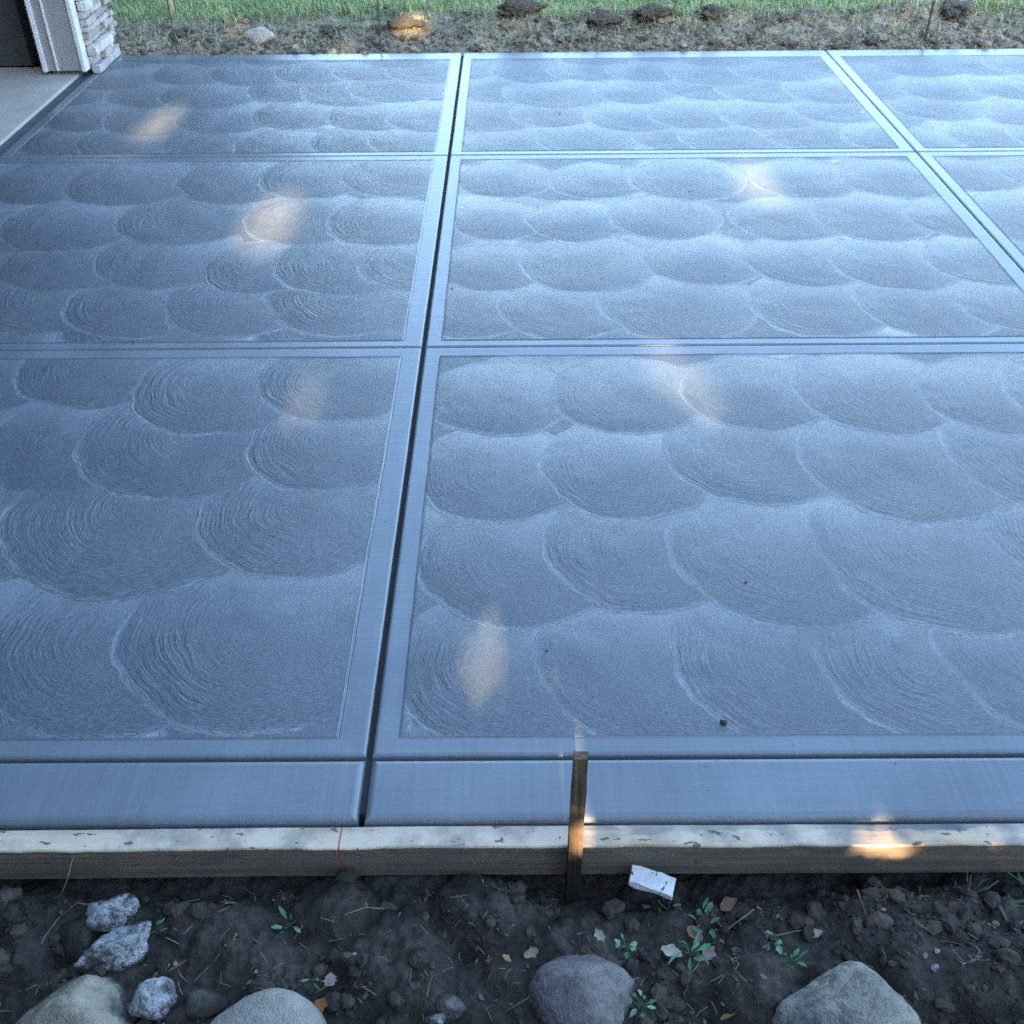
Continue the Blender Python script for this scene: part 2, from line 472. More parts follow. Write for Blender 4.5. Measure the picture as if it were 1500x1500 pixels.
M_grit = plain('dark_grit', (.05, .05, .052), .9)
gp = np.stack([rng.uniform(-2.0, 3.6, 150), rng.uniform(1.2, 6.2, 150)], 1)
gs = np.minimum(.0010 * rng.pareto(2.2, 150) + .0012, .006)

# ------------------------------------------------------------------ form board and stake
def board_mat():
    t = NT('weathered_form_lumber', .8, spec=.3)
    p = t.pos()
    g = t.noise(t.vmath('MULTIPLY', p, (2.2, 90, 90)), 1.0, 4, .6)
    a = t.noise(p, 6.0, 4)
    nz = t.n('NewGeometry').outputs['Normal']
    col = t.ramp(t.math('ADD', t.math('MULTIPLY', g, .6), t.math('MULTIPLY', a, .4)), [(.3, (.46, .33, .21)), (.5, (.64, .48, .32)), (.7, (.74, .58, .41))])
    # concrete slurry dried on the inner edge
    sep = t.n('SeparateXYZ'); t.put(sep.inputs[0], p)
    x, y, z = sep.outputs
    edge = t.math('ADD', t.range(y, 1.112, 1.148, 0, 1), t.math('MULTIPLY', t.math('SUBTRACT', t.noise(t.vmath('MULTIPLY', p, (9, 30, 1)), 1, 4, .65), .5), 1.7))
    amt = t.range(x, .12, .5, .62, 1.0)
    slurry = t.math('MULTIPLY', t.range(edge, .42, .56), t.range(x, .0, .45, .35, 1.0))
    col = t.mix(slurry, col, (.16, .165, .175))
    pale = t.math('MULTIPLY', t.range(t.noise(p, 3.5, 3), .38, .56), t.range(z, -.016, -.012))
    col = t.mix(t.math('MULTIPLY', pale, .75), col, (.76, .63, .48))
    col = t.mix(t.math('MULTIPLY', t.range(t.noise(p, 11, 4, .65), .46, .64), .7), col, (.27, .25, .225))
    dk = t.math('GREATER_THAN', t.noise(t.vmath('MULTIPLY', p, (30, 60, 60)), 1, 3, .6), .655)
    col = t.mix(t.math('MULTIPLY', dk, .75), col, (.05, .045, .04))
    # front face coloured dark for the shade it stands in
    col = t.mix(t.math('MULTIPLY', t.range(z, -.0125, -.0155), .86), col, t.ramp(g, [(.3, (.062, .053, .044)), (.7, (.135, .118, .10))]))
    # the red cut line struck where the centre joint meets the form
    red = t.math('LESS_THAN', t.math('ABSOLUTE', t.math('ADD', t.math('ADD', x, .318), t.math('MULTIPLY', t.math('SUBTRACT', t.noise(p, 60, 2), .5), .004))), .0016)
    col = t.mix(t.math('MULTIPLY', red, .8), col, (.42, .05, .05))
    t.set(color=col, normal=t.bump(t.math('MULTIPLY', g, .0016)))
    return t.m
M_board = board_mat()
bx0, bx1, by0, by1 = -3.2, 4.2, 1.098, 1.143
nb = 240
bm = bmesh.new()
prof0 = [(by1, -.088), (by1, -.003), (by1 - .003, -.0005), (by0 + .003, 0.0), (by0 + .0008, -.0012), (by0, -.004), (by0, -.03), (by0, -.06), (by0 + .001, -.088)]
ringv = []
for k in range(nb + 1):
    x = bx0 + (bx1 - bx0) * k / nb
    e = (vnoise(x * 14, 3.3) - .5) * .004 + (vnoise(x * 50, 8.1) - .5) * .0025
    w = (vnoise(x * .9, 1.7) - .5) * .006
    ringv.append([bm.verts.new((x, y + w + (e if i in (3, 4, 5) else e * .3), z - .009 + (e * .5 if i in (3, 4) else 0))) for i, (y, z) in enumerate(prof0)])
for k in range(nb):
    for i in range(len(prof0) - 1):
        bm.faces.new((ringv[k][i], ringv[k][i + 1], ringv[k + 1][i + 1], ringv[k + 1][i]))
    bm.faces.new((ringv[k][-1], ringv[k][0], ringv[k + 1][0], ringv[k + 1][-1]))
bm.faces.new(ringv[0]); bm.faces.new(ringv[-1])
tag(bm_link('form_board', bm, M_board), 'long pale timber form board along the front edge of the concrete', 'board')

def stake_mat():
    t = NT('rough_stake_wood', .85, spec=.2)
    p = t.pos()
    g = t.noise(t.vmath('MULTIPLY', p, (160, 160, 6)), 1.0, 4, .6)
    sp = t.n('SeparateXYZ'); t.put(sp.inputs[0], p)
    mud_shade = t.range(t.math('ADD', sp.outputs[2], t.math('MULTIPLY', t.math('SUBTRACT', t.noise(p, 60, 3), .5), .02)), -.006, -.016)  # shade at the stake's foot, painted into the wood colour
    return t.set(color=t.mix(t.math('MULTIPLY', mud_shade, .95), t.ramp(g, [(.3, (.06, .045, .03)), (.7, (.20, .14, .09))]), (.022, .019, .016)), normal=t.bump(t.math('MULTIPLY', g, .002)))
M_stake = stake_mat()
bm = bmesh.new()
n = 14
rg = []
for k in range(n + 1):
    z = -.34 + .60 * k / n
    t_ = min(1, (z + .34) / .12)
    w = .0110 * t_ + .001; d = .008 * t_ + .001
    j = lambda: rnd.uniform(-.0007, .0007)
    cx = .101 + (z - .0) * .006
    rg.append([bm.verts.new((cx + sx * w + j(), 1.083 + sy * d + j(), z + (rnd.uniform(-.004, .004) if k == n else 0))) for sx, sy in ((-1, -1), (1, -1), (1, 1), (-1, 1))])
for k in range(n):
    for i in range(4):
        bm.faces.new((rg[k][i], rg[k][(i + 1) % 4], rg[k + 1][(i + 1) % 4], rg[k + 1][i]))
bm.faces.new(rg[0]); bm.faces.new(rg[-1])
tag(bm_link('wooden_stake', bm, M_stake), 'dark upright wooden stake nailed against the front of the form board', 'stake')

# ------------------------------------------------------------------ near soil
def soilz(x, y):
    x = np.asarray(x, float); y = np.asarray(y, float)
    z = -.112 + .0 * x
    z = z + (fbm(x, y, 3.2, 3, .5, 3) - .5) * .075
    z = z - .055 * np.clip((y - 1.03) / .06, 0, 1) * (1 - .8 * np.exp(-((x + .30) / .16) ** 2) - .7 * np.exp(-((x + .06) / .12) ** 2))
    for (cx, cy, r_, h) in [(-.33, 1.04, .085, .040), (-.06, 1.035, .10, .050), (-.20, .935, .10, .030), (-.52, .99, .09, .022), (.72, .97, .16, .030),
                            (.40, .885, .08, .032), (-.90, 1.0, .12, .03), (.10, .96, .08, .016), (.85, .85, .13, .03), (-.44, .93, .07, .015), (.27, .92, .06, .012)]:
        d = np.hypot(x - cx, (y - cy) * 1.1) * (1 + .5 * (fbm(x, y, 14, 2, .5, 9) - .5))
        z = z + h * 1.35 * np.clip(1 - (d / r_) ** 2, 0, 1) ** .7
    # hollow where a stone was pulled out
    d = np.hypot(x + .775, y - .965)
    z = z - .04 * np.exp(-(d / .045) ** 2) + .012 * np.exp(-((d - .075) / .015) ** 2)
    w = worley(x, y, 26, 2)
    z = z + .022 * (np.clip(.75 - w, 0, 1)) * fbm(x, y, 7, 2, .5, 21)
    w = worley(x, y, 70, 4)
    z = z + .008 * np.clip(.8 - w, 0, 1) * (fbm(x, y, 8, 2, .5, 23) > .45)
    z = z + (fbm(x, y, 40, 4, .6, 5) - .5) * .020 + (fbm(x, y, 18, 3, .55, 15, True) - .35) * .022
    return z
xs = np.arange(-2.2, 2.6, .0055); ys = np.arange(.25, 1.16, .0055)
XX, YY = np.meshgrid(xs, ys)
tag(grid_mesh('soil', xs, ys, soilz(XX, YY), M_soil), kind='structure')

def sz(x, y):
    return float(soilz(np.array([x]), np.array([y]))[0])

# crumbs of soil: uncountable
def scatter_lumps(name, pts, sizes, mats, seed, zf):
    base = bmesh.new()
    bmesh.ops.create_icosphere(base, subdivisions=1, radius=1)
    bv = np.array([v.co[:] for v in base.verts]); bf = np.array([[v.index for v in f.verts] for f in base.faces]); base.free()
    r_ = np.random.default_rng(seed)
    N = len(pts)
    A = r_.normal(size=(N, 3, 3)); Q, _ = np.linalg.qr(A)
    S = sizes[:, None] * r_.uniform(.55, 1.1, (N, 3))
    J = r_.uniform(.75, 1.2, (N, len(bv), 1))
    V = np.einsum('nij,nkj->nki', Q * S[:, None, :], bv[None] * J)
    V[:, :, 0] += pts[:, None, 0]; V[:, :, 1] += pts[:, None, 1]
    V[:, :, 2] = V[:, :, 2] * .75 + (zf(pts[:, 0], pts[:, 1]) + sizes * .25)[:, None]
    F = (bf[None] + (np.arange(N) * len(bv))[:, None, None]).reshape(-1, 3)
    mi = np.repeat(r_.integers(0, len(mats), N), len(bf))
    return tag(link_mesh(name, V.reshape(-1, 3), F, mats, smooth=False, midx=mi.tolist()), kind='stuff')
Nn = 16000
pts = np.stack([rng.uniform(-1.3, 1.35, Nn), rng.uniform(.7, 1.10, Nn)], 1)
dens = fbm(pts[:, 0], pts[:, 1], 9, 3, .5, 31)
pts = pts[dens > np.quantile(dens, .52)]
sizes = np.minimum(.0016 * rng.pareto(1.6, len(pts)) + .0012, .020)
scatter_lumps('grit', gp, gs, [M_grit, M_clod], 3, lambda x, y: x * 0)
scatter_lumps('soil_crumbs', pts, sizes, [M_soil, M_soil, M_clod], 5, soilz)

# bits of straw and root: uncountable
def fibre_mat(name, c, var=.3):
    t = NT(name, .8, spec=.2)
    n_ = t.noise(t.pos(), 40, 2)
    return t.set(color=t.ramp(n_, [(.35, tuple(x * (1 - var) for x in c)), (.65, tuple(x * (1 + var) for x in c))]))
M_straw = fibre_mat('dry_straw', (.24, .20, .145))
M_twig = fibre_mat('dead_twig', (.16, .135, .11))
def fibres(name, pts, lens, wid, mat, zf, seed):
    r_ = random.Random(seed)
    V, F = [], []
    zz = zf(pts[:, 0], pts[:, 1])
    for (x, y), L, z in zip(pts, lens, zz):
        a = r_.uniform(0, 6.28); e = r_.uniform(-.1, .5); bend = r_.gauss(0, .35)
        p = Vector((x, y, z + .002)); n0 = len(V)
        for k in range(4):
            d = Vector((math.cos(a), math.sin(a), e))
            s = Vector((-math.sin(a), math.cos(a), .3)) * wid * r_.uniform(.5, 1.0)
            V += [p - s, p + s]
            p = p + d * (L / 3); a += bend * .4; e -= .12
        for k in range(3):
            b = n0 + 2 * k
            F.append((b, b + 1, b + 3, b + 2))
    return tag(link_mesh(name, V, F, mat), kind='stuff')
Nf = 650
fp = np.stack([rng.uniform(-1.2, 1.25, Nf), rng.uniform(.72, 1.09, Nf)], 1)
fd = fbm(fp[:, 0], fp[:, 1], 7, 2, .5, 41)
fp = fp[fd > np.quantile(fd, .45)]
fibres('straw_bits', fp, rng.uniform(.008, .034, len(fp)), .0008, M_straw, soilz, 4)

# bark chips and leaf scraps trodden into the soil: uncountable
Nc = 900
cp = np.stack([rng.uniform(-1.2, 1.25, Nc), rng.uniform(.74, 1.08, Nc)], 1)
cw = fbm(cp[:, 0], cp[:, 1], 6, 3, .5, 61) + .22 * np.exp(-(((cp[:, 0] - .38) / .2) ** 2 + ((cp[:, 1] - .96) / .08) ** 2)) + .1 * np.exp(-(((cp[:, 0] + .02) / .12) ** 2 + ((cp[:, 1] - .91) / .05) ** 2))
cp = cp[cw > np.quantile(cw, .55)]
cz = soilz(cp[:, 0], cp[:, 1])
V, F, MI = [], [], []
for (x, y), z_ in zip(cp, cz):
    c = Vector((x, y, z_ + .003)); L = rnd.uniform(.002, .0085); w = L * rnd.uniform(.25, .7)
    ro = Euler((rnd.gauss(0, .5), rnd.gauss(0, .5), rnd.uniform(0, 6.28))).to_matrix()
    n0 = len(V); k = rnd.choice((5, 6, 7))
    o_ = [Vector((math.cos(a_) * L * rnd.uniform(.7, 1.2), math.sin(a_) * w * rnd.uniform(.6, 1.2), rnd.gauss(0, .12) * L)) for a_ in [2 * math.pi * i / k for i in range(k)]]
    V += [c + ro @ v for v in o_] + [c + ro @ (v + Vector((0, 0, -.0007))) for v in o_]
    F.append(tuple(range(n0, n0 + k))); F.append(tuple(range(n0 + 2 * k - 1, n0 + k - 1, -1)))
    F += [(n0 + i, n0 + k + i, n0 + k + (i + 1) % k, n0 + (i + 1) % k) for i in range(k)]
    MI += [rnd.choices((0, 1, 2, 3), (5, 4, 2, 2))[0]] * (k + 2)
tag(link_mesh('litter', V, F, [M_twig, fibre_mat('brown_bark_chip', (.13, .085, .06)), M_straw, fibre_mat('green_scrap', (.08, .15, .07))], midx=MI), kind='stuff')

# ------------------------------------------------------------------ stones
def rock_mesh(name, radii, seed, mat, planes=14, p=9, rough=.05, sub=5, parent=None, cuts=()):
    r_ = random.Random(seed)
    bm = bmesh.new()
    bmesh.ops.create_icosphere(bm, subdivisions=sub, radius=1)
    pl = []
    for _ in range(planes):
        v = Vector((r_.gauss(0, 1), r_.gauss(0, 1), r_.gauss(0, 1))).normalized()
        pl.append((v, r_.uniform(.78, 1.0)))
    pl += [(Vector(c[:3]).normalized(), c[3]) for c in cuts]
    off = Vector((seed * 3.7, seed * 1.3, 0))
    for v in bm.verts:
        d = v.co.normalized()
        s = 0.0
        for nrm, o in pl:
            c = max(0.0, d.dot(nrm) / o)
            s += c ** p
        rr = (s + .75 ** p) ** (-1.0 / p)
        rr *= .92
        rr += rough * .18 * mn.fractal(d * 18 + off, .8, 2.1, 2)
        rr += rough * mn.fractal(d * 1.6 + off, 1.0, 2.0, 3) + rough * .35 * mn.fractal(d * 6 + off, .8, 2.1, 3)
        v.co = Vector((d.x * rr * radii[0], d.y * rr * radii[1], d.z * rr * radii[2]))
    return bm_link(name, bm, mat, parent, True)

def stone(loc, radii, seed, mat, label, planes=14, p=9, rough=.05, rz=0., tilt=(0, 0), group=None, cat='stone', name='stone', cuts=(), sub=5):
    o = rock_mesh(name, radii, seed, mat, planes, p, rough, sub, None, cuts)
    o.location = loc
    o.rotation_euler = (tilt[0], tilt[1], rz)
    group = group or {'stone': 'field stones lying on the soil', 'pebble': 'small pebbles on the near soil', 'soil_clod': 'soil clods in front of the form board', 'earth_clod': 'earth clods on the far bank'}.get(name)
    return tag(o, label, cat, group)
stone((-.700, .815, -.085), (.118, .098, .096), 3, M_tan, 'large tan-grey fieldstone with an angular peak in the near left corner', 7, 16, .05, cuts=((.74, .42, .5, .60), (-.62, .45, .62, .72), (.1, -.6, .75, .78)))
stone((-.400, .788, -.078), (.150, .112, .092), 5, M_grey, 'large smooth rounded pale grey boulder at the left of the near soil', 30, 5, .02)
stone((-.7095, 1.022, -.085), (.040, .032, .036), 8, M_quartz, 'jagged white quartz chunk, nearest the form board of the white stones', 9, 22, .17, rz=.6, tilt=(.3, .2))
stone((-.688, .948, -.085), (.066, .036, .040), 11, M_quartz, 'long white and grey quartz stone behind the tan peaked fieldstone', 9, 22, .12, rz=.42)
stone((-.593, .857, -.085), (.034, .030, .038), 15, M_quartz, 'small bluish white stone between the two large pale boulders', 8, 18, .12, rz=.5, tilt=(0, -.35))
stone((.119, .866, -.078), (.084, .068, .066), 20, M_purp, 'purple-grey angular boulder at the near edge below the wooden stake', 8, 15, .07, rz=.3)
stone((.5284, .806, -.080), (.148, .116, .092), 27, M_blue, 'largest boulder, blue-grey with tan dirt patches, at near right', 24, 10, .05, rz=.2)
stone((-.108, .852, -.090), (.023, .018, .016), 31, M_grey, 'small pale grey pebble lying right of the rounded boulder', 10, 9, .06)
stone((-.133, .826, -.088), (.018, .012, .011), 33, M_quartz, 'bright white chip below the small pale pebble', 8, 12, .1)
stone((-.521, .860, -.093), (.040, .032, .024), 35, M_brown, 'flat dark brown stone left of the smooth rounded boulder', 10, 9, .06)
for i, (x, y, s, m, lb) in enumerate([
        (.700, .925, .0055, M_quartz, 'tiny white pebble on soil right of the largest boulder'),
        (.690, .900, .0075, M_quartz, 'white pebble closest to the right side of the largest boulder'),
        (.826, .985, .0065, M_pale, 'tiny pale pebble at the right edge of the near soil'),
        (-.335, .945, .0060, M_quartz, 'tiny white pebble on soil behind the smooth rounded boulder'),
        (.265, .865, .010, M_grey, 'grey pebble just right of the purple-grey boulder'),
        (-.275, .930, .0065, M_pale, 'tiny tan pebble beside the pink dead leaf')]):
    stone((x, y, sz(x, y) + s * .5), (s, s * .85, s * .75), 50 + i, m, lb, 9, 8, .08, sub=3, name='pebble', cat='pebble')

stone((-.762, .985, -.112), (.046, .042, .034), 37, M_brown, 'dark brown stone sunk in a hollow left of the quartz stones', 10, 9, .06)
# clods big enough to pick up
for i, (x, y, s, lb) in enumerate([
        (-.235, 1.035, .020, 'soil clod between the two mounds under the form board'),
        (.055, 1.03, .018, 'soil clod at the foot of the wooden stake, left side'),
        (.165, 1.03, .022, 'soil clod lying left of the white block'),
        (.20, 1.005, .017, 'soil clod just in front of the white block'),
        (-.60, 1.02, .020, 'soil clod right of the jagged quartz chunk'),
        (-.87, .925, .026, 'soil clod at the far left above the tan fieldstone'),
        (-.90, 1.045, .022, 'soil clod at the far left by the form board'),
        (.62, .985, .024, 'soil clod behind the largest boulder'),
        (.53, 1.03, .020, 'reddish soil clod in the shade of the board at right'),
        (.80, .90, .022, 'soil clod at the right edge near the largest boulder'),
        (.02, .99, .018, 'soil clod on the right slope of the middle mound')]):
    stone((x, y, sz(x, y) + s * .2), (s, s * .9, s * .7), 80 + i, M_clod, lb, 16, 6, .34, rz=i, sub=3, name='soil_clod', cat='clod')

stone((.410, 1.372, .003), (.007, .006, .005), 71, M_grit, 'small dark crumb on the concrete near the front edge right of the stake', 9, 8, .15, name='crumb', cat='crumb', sub=3)
# the white block
t = NT('chalky_white_block', .8, spec=.3)
_p = t.coord()
_n = t.noise(_p, 45, 4, .6)
t.set(color=t.mix(t.math('GREATER_THAN', t.noise(_p, 70, 3, .6), .66), t.ramp(_n, [(.3, (.62, .61, .58)), (.7, (.80, .79, .77))]), (.12, .11, .10)), normal=t.bump(t.math('MULTIPLY', _n, .002)))
M_block = t.m
bm = bmesh.new()
box(bm, -.041, .041, -.019, .019, -.0075, .0075, .0018, 2)
bmesh.ops.subdivide_edges(bm, edges=[e for e in bm.edges if e.calc_length() > .03], cuts=5, use_grid_fill=True)
for v in bm.verts:
    v.co += Vector((1, 1, 1)) * .0025 * mn.noise(v.co * 40) + Vector((0, 0, -.0000 - 1.6 * max(0, v.co.x) ** 2))
blk = bm_link('white_block', bm, M_block, loc=(.240, 1.066, -.068))
blk.rotation_euler = Euler((R(-3), R(7), R(-15)))
tag(blk, 'chipped white masonry block lying on soil below the form board', 'block')

# ------------------------------------------------------------------ leaves, weeds, twigs
def leaf_mat(name, c):
    t = NT(name, .7, spec=.3)
    n_ = t.noise(t.coord(), 90, 3)
    return t.set(color=t.ramp(n_, [(.3, tuple(x * .7 for x in c)), (.7, tuple(x * 1.2 for x in c))]))
M_lf_or = leaf_mat('orange_dead_leaf', (.42, .22, .09))
M_lf_br = leaf_mat('brown_dead_leaf', (.25, .16, .105))
M_lf_tan = leaf_mat('tan_dead_leaf', (.42, .34, .26))
M_lf_pk = leaf_mat('pinkish_dead_leaf', (.40, .29, .26))
M_green = leaf_mat('weed_leaf_green', (.09, .22, .09))
M_greenp = leaf_mat('pale_weed_leaf', (.22, .38, .24))
def leaf_geo(L, wd, curl, fold, seed):
    """a leaf blade: two rows of quads about a midrib, curled along its length"""
    r_ = random.Random(seed)
    n_ = 7
    V, F = [], []
    for k in range(n_ + 1):
        t_ = k / n_
        w = wd * math.sin(math.pi * min(1, t_ * .92 + .06)) ** .8 * (1 + r_.uniform(-.38, .25))
        a = curl * t_
        x = L * (math.sin(a) / curl if abs(curl) > .01 else t_)
        z = L * ((1 - math.cos(a)) / curl if abs(curl) > .01 else 0)
        V += [(x, -w, z + fold * w + r_.uniform(-.05, .05) * wd), (x, 0, z), (x, w, z + fold * w + r_.uniform(-.05, .05) * wd)]
    for k in range(n_):
        b = 3 * k
        F += [(b, b + 1, b + 4, b + 3), (b + 1, b + 2, b + 5, b + 4)]
    return V, F
for i, (x, y, L, w, rz, tilt, curl, m, lb) in enumerate([
        (-.338, .852, .045, .010, 1.0, -.5, .8, M_lf_or, 'curled orange dead leaf standing at the rounded boulder'),
        (-.318, .897, .024, .012, 1.4, -.7, .2, M_lf_pk, 'small pink triangular dead leaf near the orange curled leaf'),
        (.300, 1.000, .045, .012, -1.2, -.1, .5, M_lf_br, 'reddish brown dead leaf right below the white block'),
        (.322, .962, .032, .013, -.9, .15, .4, M_lf_pk, 'pinkish oval dead leaf among the green weeds'),
        (.245, .952, .038, .012, -.5, -.05, .3, M_lf_tan, 'tan oval dead leaf left of the green weeds'),
        (.372, .962, .040, .010, -1.0, -.1, -.6, M_lf_br, 'twisted brown dead leaf between the weeds and largest boulder'),
        (.360, 1.030, .036, .012, .2, -.2, .6, M_lf_br, 'grey-brown dead leaf behind the green weeds'),
        (.010, .935, .030, .009, .4, -.1, .9, M_lf_tan, 'cupped tan dead leaf left of the purple-grey boulder'),
        (-.012, .926, .018, .006, 2.6, -.1, .4, M_lf_or, 'small orange leaf scrap beside the cupped tan leaf'),
        (.330, .835, .050, .017, .2, -.25, .8, M_lf_or, 'orange-brown dead leaf at the bottom between two boulders'),
        (.500, .975, .030, .008, .1, -.1, .4, M_lf_pk, 'pale pink dead leaf just behind the largest boulder'),
        (.030, .892, .026, .007, .9, -.2, .5, M_lf_br, 'brown shredded leaf touching the left of purple-grey boulder'),
        (-.583, .905, .035, .010, .3, -.1, .5, M_lf_br, 'brown dead leaf right of the long quartz stone'),
        (.135, .985, .030, .008, -1.1, -.1, .4, M_lf_tan, 'narrow tan dead leaf below the wooden stake')]):
    V, F = leaf_geo(L, w, curl, .35, 100 + i)
    o = link_mesh('dead_leaf', V, F, m, None, True, loc=(x, y, sz(x, y) + .009))
    o.rotation_euler = Euler((rnd.uniform(-.9, .9), tilt + rnd.uniform(-.3, .2), rz))
    tag(o, lb, 'leaf', 'dead leaves on the near soil')

def tube(bm, pts, r0, r1, seg=5):
    rings = []
    n_ = len(pts)
    for k, p_ in enumerate(pts):
        d = (pts[min(k + 1, n_ - 1)] - pts[max(k - 1, 0)]).normalized()
        a = d.orthogonal().normalized(); b = d.cross(a)
        r_ = r0 + (r1 - r0) * k / max(1, n_ - 1)
        rings.append([bm.verts.new(p_ + (a * math.cos(t_) + b * math.sin(t_)) * r_) for t_ in [2 * math.pi * i / seg for i in range(seg)]])
    for k in range(n_ - 1):
        for i in range(seg):
            bm.faces.new((rings[k][i], rings[k][(i + 1) % seg], rings[k + 1][(i + 1) % seg], rings[k + 1][i]))
    bm.faces.new(rings[0][::-1]); bm.faces.new(rings[-1])

def weed(x, y, nl, h, L, lb, seed, mats, spread=1.0):
    r_ = random.Random(seed)
    t_ = empty('weed', (x, y, sz(x, y)))
    tag(t_, lb, 'weed', 'green weeds on the near soil')
    h *= .75; L *= .62
    wr = (.40, .14, .28, .10)[seed % 4]
    L *= (1.0, 2.0, 1.2, 2.4)[seed % 4]
    for k in range(nl + 3):
        a = 2 * math.pi * k / nl + r_.uniform(-.5, .5)
        e = r_.uniform(.3, 1.0)
        hh = h * r_.uniform(.5, 1.1)
        p0 = Vector((0, 0, 0)); p1 = Vector((math.cos(a) * hh * .5 * spread, math.sin(a) * hh * .5 * spread, hh * .8)); p2 = Vector((math.cos(a) * hh * spread, math.sin(a) * hh * spread, hh))
        bm = bmesh.new()
        tube(bm, [p0, p1, p2], .0011, .0007, 4)
        bm_link('stem', bm, M_green, t_, True)
        V, F = leaf_geo(L * r_.uniform(.7, 1.2), L * wr * r_.uniform(.8, 1.2), r_.uniform(-1.2, -.1), .25, seed + k)
        lf = link_mesh('leaf', V, F, mats[k % len(mats)], t_, True, loc=p2)
        lf.rotation_euler = Euler((r_.uniform(-.8, .8), -r_.uniform(-.5, .9), a + r_.uniform(-.6, .6)))
weed(-.405, 1.000, 4, .022, .020, 'small pale green seedling at the left mound', 1, [M_greenp, M_green])
weed(.325, 1.010, 7, .030, .026, 'green weed tuft right of the white block', 2, [M_green, M_greenp])
weed(.292, .940, 6, .018, .022, 'low bright green weed beside the tan oval leaf', 3, [M_green, M_greenp])
weed(.435, .965, 5, .018, .022, 'pale green weed between twigs behind the largest boulder', 4, [M_greenp, M_green])
weed(.458, .920, 5, .014, .020, 'green creeping weed touching the largest boulder', 5, [M_green])
weed(.200, .850, 5, .020, .022, 'dark green weed growing against the purple-grey boulder', 6, [M_green, M_greenp])
weed(.915, 1.035, 6, .030, .024, 'green weed at the right edge by the form board', 7, [M_green])
weed(.185, .955, 4, .018, .020, 'small weed above the purple-grey boulder', 8, [M_greenp, M_green])
weed(-.345, .905, 4, .010, .016, 'tiny weed beside the pink triangular leaf', 9, [M_greenp, M_green])
weed(-.625, .985, 4, .014, .015, 'tiny green weed right of the white quartz stones', 10, [M_green])

def twig(pts, r0, lb, branches=(), mat=None, name='twig'):
    bm = bmesh.new()
    tube(bm, [Vector(p_) for p_ in pts], r0, r0 * .6)
    for b in branches:
        tube(bm, [Vector(p_) for p_ in b], r0 * .7, r0 * .35)
    tag(bm_link(name, bm, mat or M_twig, None, True), lb, 'twig', 'twigs and stalks on the near soil')
twig([(-.835, 1.060, -.12), (-.812, 1.080, -.075), (-.795, 1.096, -.03)], .0017, 'straight straw stalk leaning on the form board at left', mat=M_straw, name='straw_stalk')
Z = sz
twig([(.80, 1.02, Z(.80, 1.02) + .002), (.795, 1.04, -.075), (.80, 1.06, -.045)], .002, 'forked dead twig standing by the board at right', [[(.795, 1.04, -.075), (.83, 1.045, -.06), (.845, 1.05, -.045)], [(.795, 1.04, -.08), (.77, 1.02, -.09)]])
twig([(.835, 1.01, Z(.835, 1.01) + .006), (.84, .975, Z(.84, .975) + .006), (.845, .95, Z(.845, .95) + .004)], .0032, 'thick grey twig lying below the forked dead twig')
twig([(.875, 1.075, -.06), (.905, 1.06, -.075), (.915, 1.04, -.10)], .0016, 'bent twig at the right edge by the board')
twig([(.36, .99, Z(.36, .99) + .006), (.40, 1.01, Z(.40, 1.01) + .014), (.415, 1.02, Z(.415, 1.02) + .018)], .0020, 'short pale twig right of the weed tuft', mat=M_straw)
twig([(.44, .975, Z(.44, .975) + .006), (.48, .985, Z(.48, .985) + .007), (.52, .99, Z(.52, .99) + .006)], .0017, 'thin pale twig pointing right behind the largest boulder', mat=M_straw)
twig([(.59, 1.03, Z(.59, 1.03) + .03), (.60, 1.0, Z(.60, 1.0) + .01), (.605, .985, Z(.605, .985))], .0016, 'thin twig leaning near the largest boulder')
twig([(-.30, 1.0, Z(-.30, 1.0) + .004), (-.265, 1.015, Z(-.265, 1.015) + .010), (-.235, 1.02, Z(-.235, 1.02) + .008)], .0016, 'pale twig lying between the two soil mounds', mat=M_straw)
twig([(-.30, .895, Z(-.30, .895) + .004), (-.26, .885, Z(-.26, .885) + .006), (-.235, .87, Z(-.235, .87) + .004)], .0014, 'thin twig lying right of the pink leaf', mat=M_straw)
twig([(-.02, .845, Z(-.02, .845) + .005), (.02, .860, Z(.02, .86) + .010), (.045, .875, Z(.045, .875) + .006)], .0020, 'pale twig left of the purple-grey boulder', mat=M_straw)
twig([(-.62, 1.05, Z(-.62, 1.05) + .01), (-.60, 1.06, Z(-.60, 1.06) + .016), (-.575, 1.062, Z(-.575, 1.062) + .016)], .0012, 'thin hooked twig right of the jagged quartz', mat=M_straw)

twig([(-.745, 1.028, -.075), (-.775, 1.03, -.068), (-.805, 1.005, -.078), (-.818, .975, -.083), (-.822, .945, -.088)], .0022, 'grey root curving round the dark sunken stone')

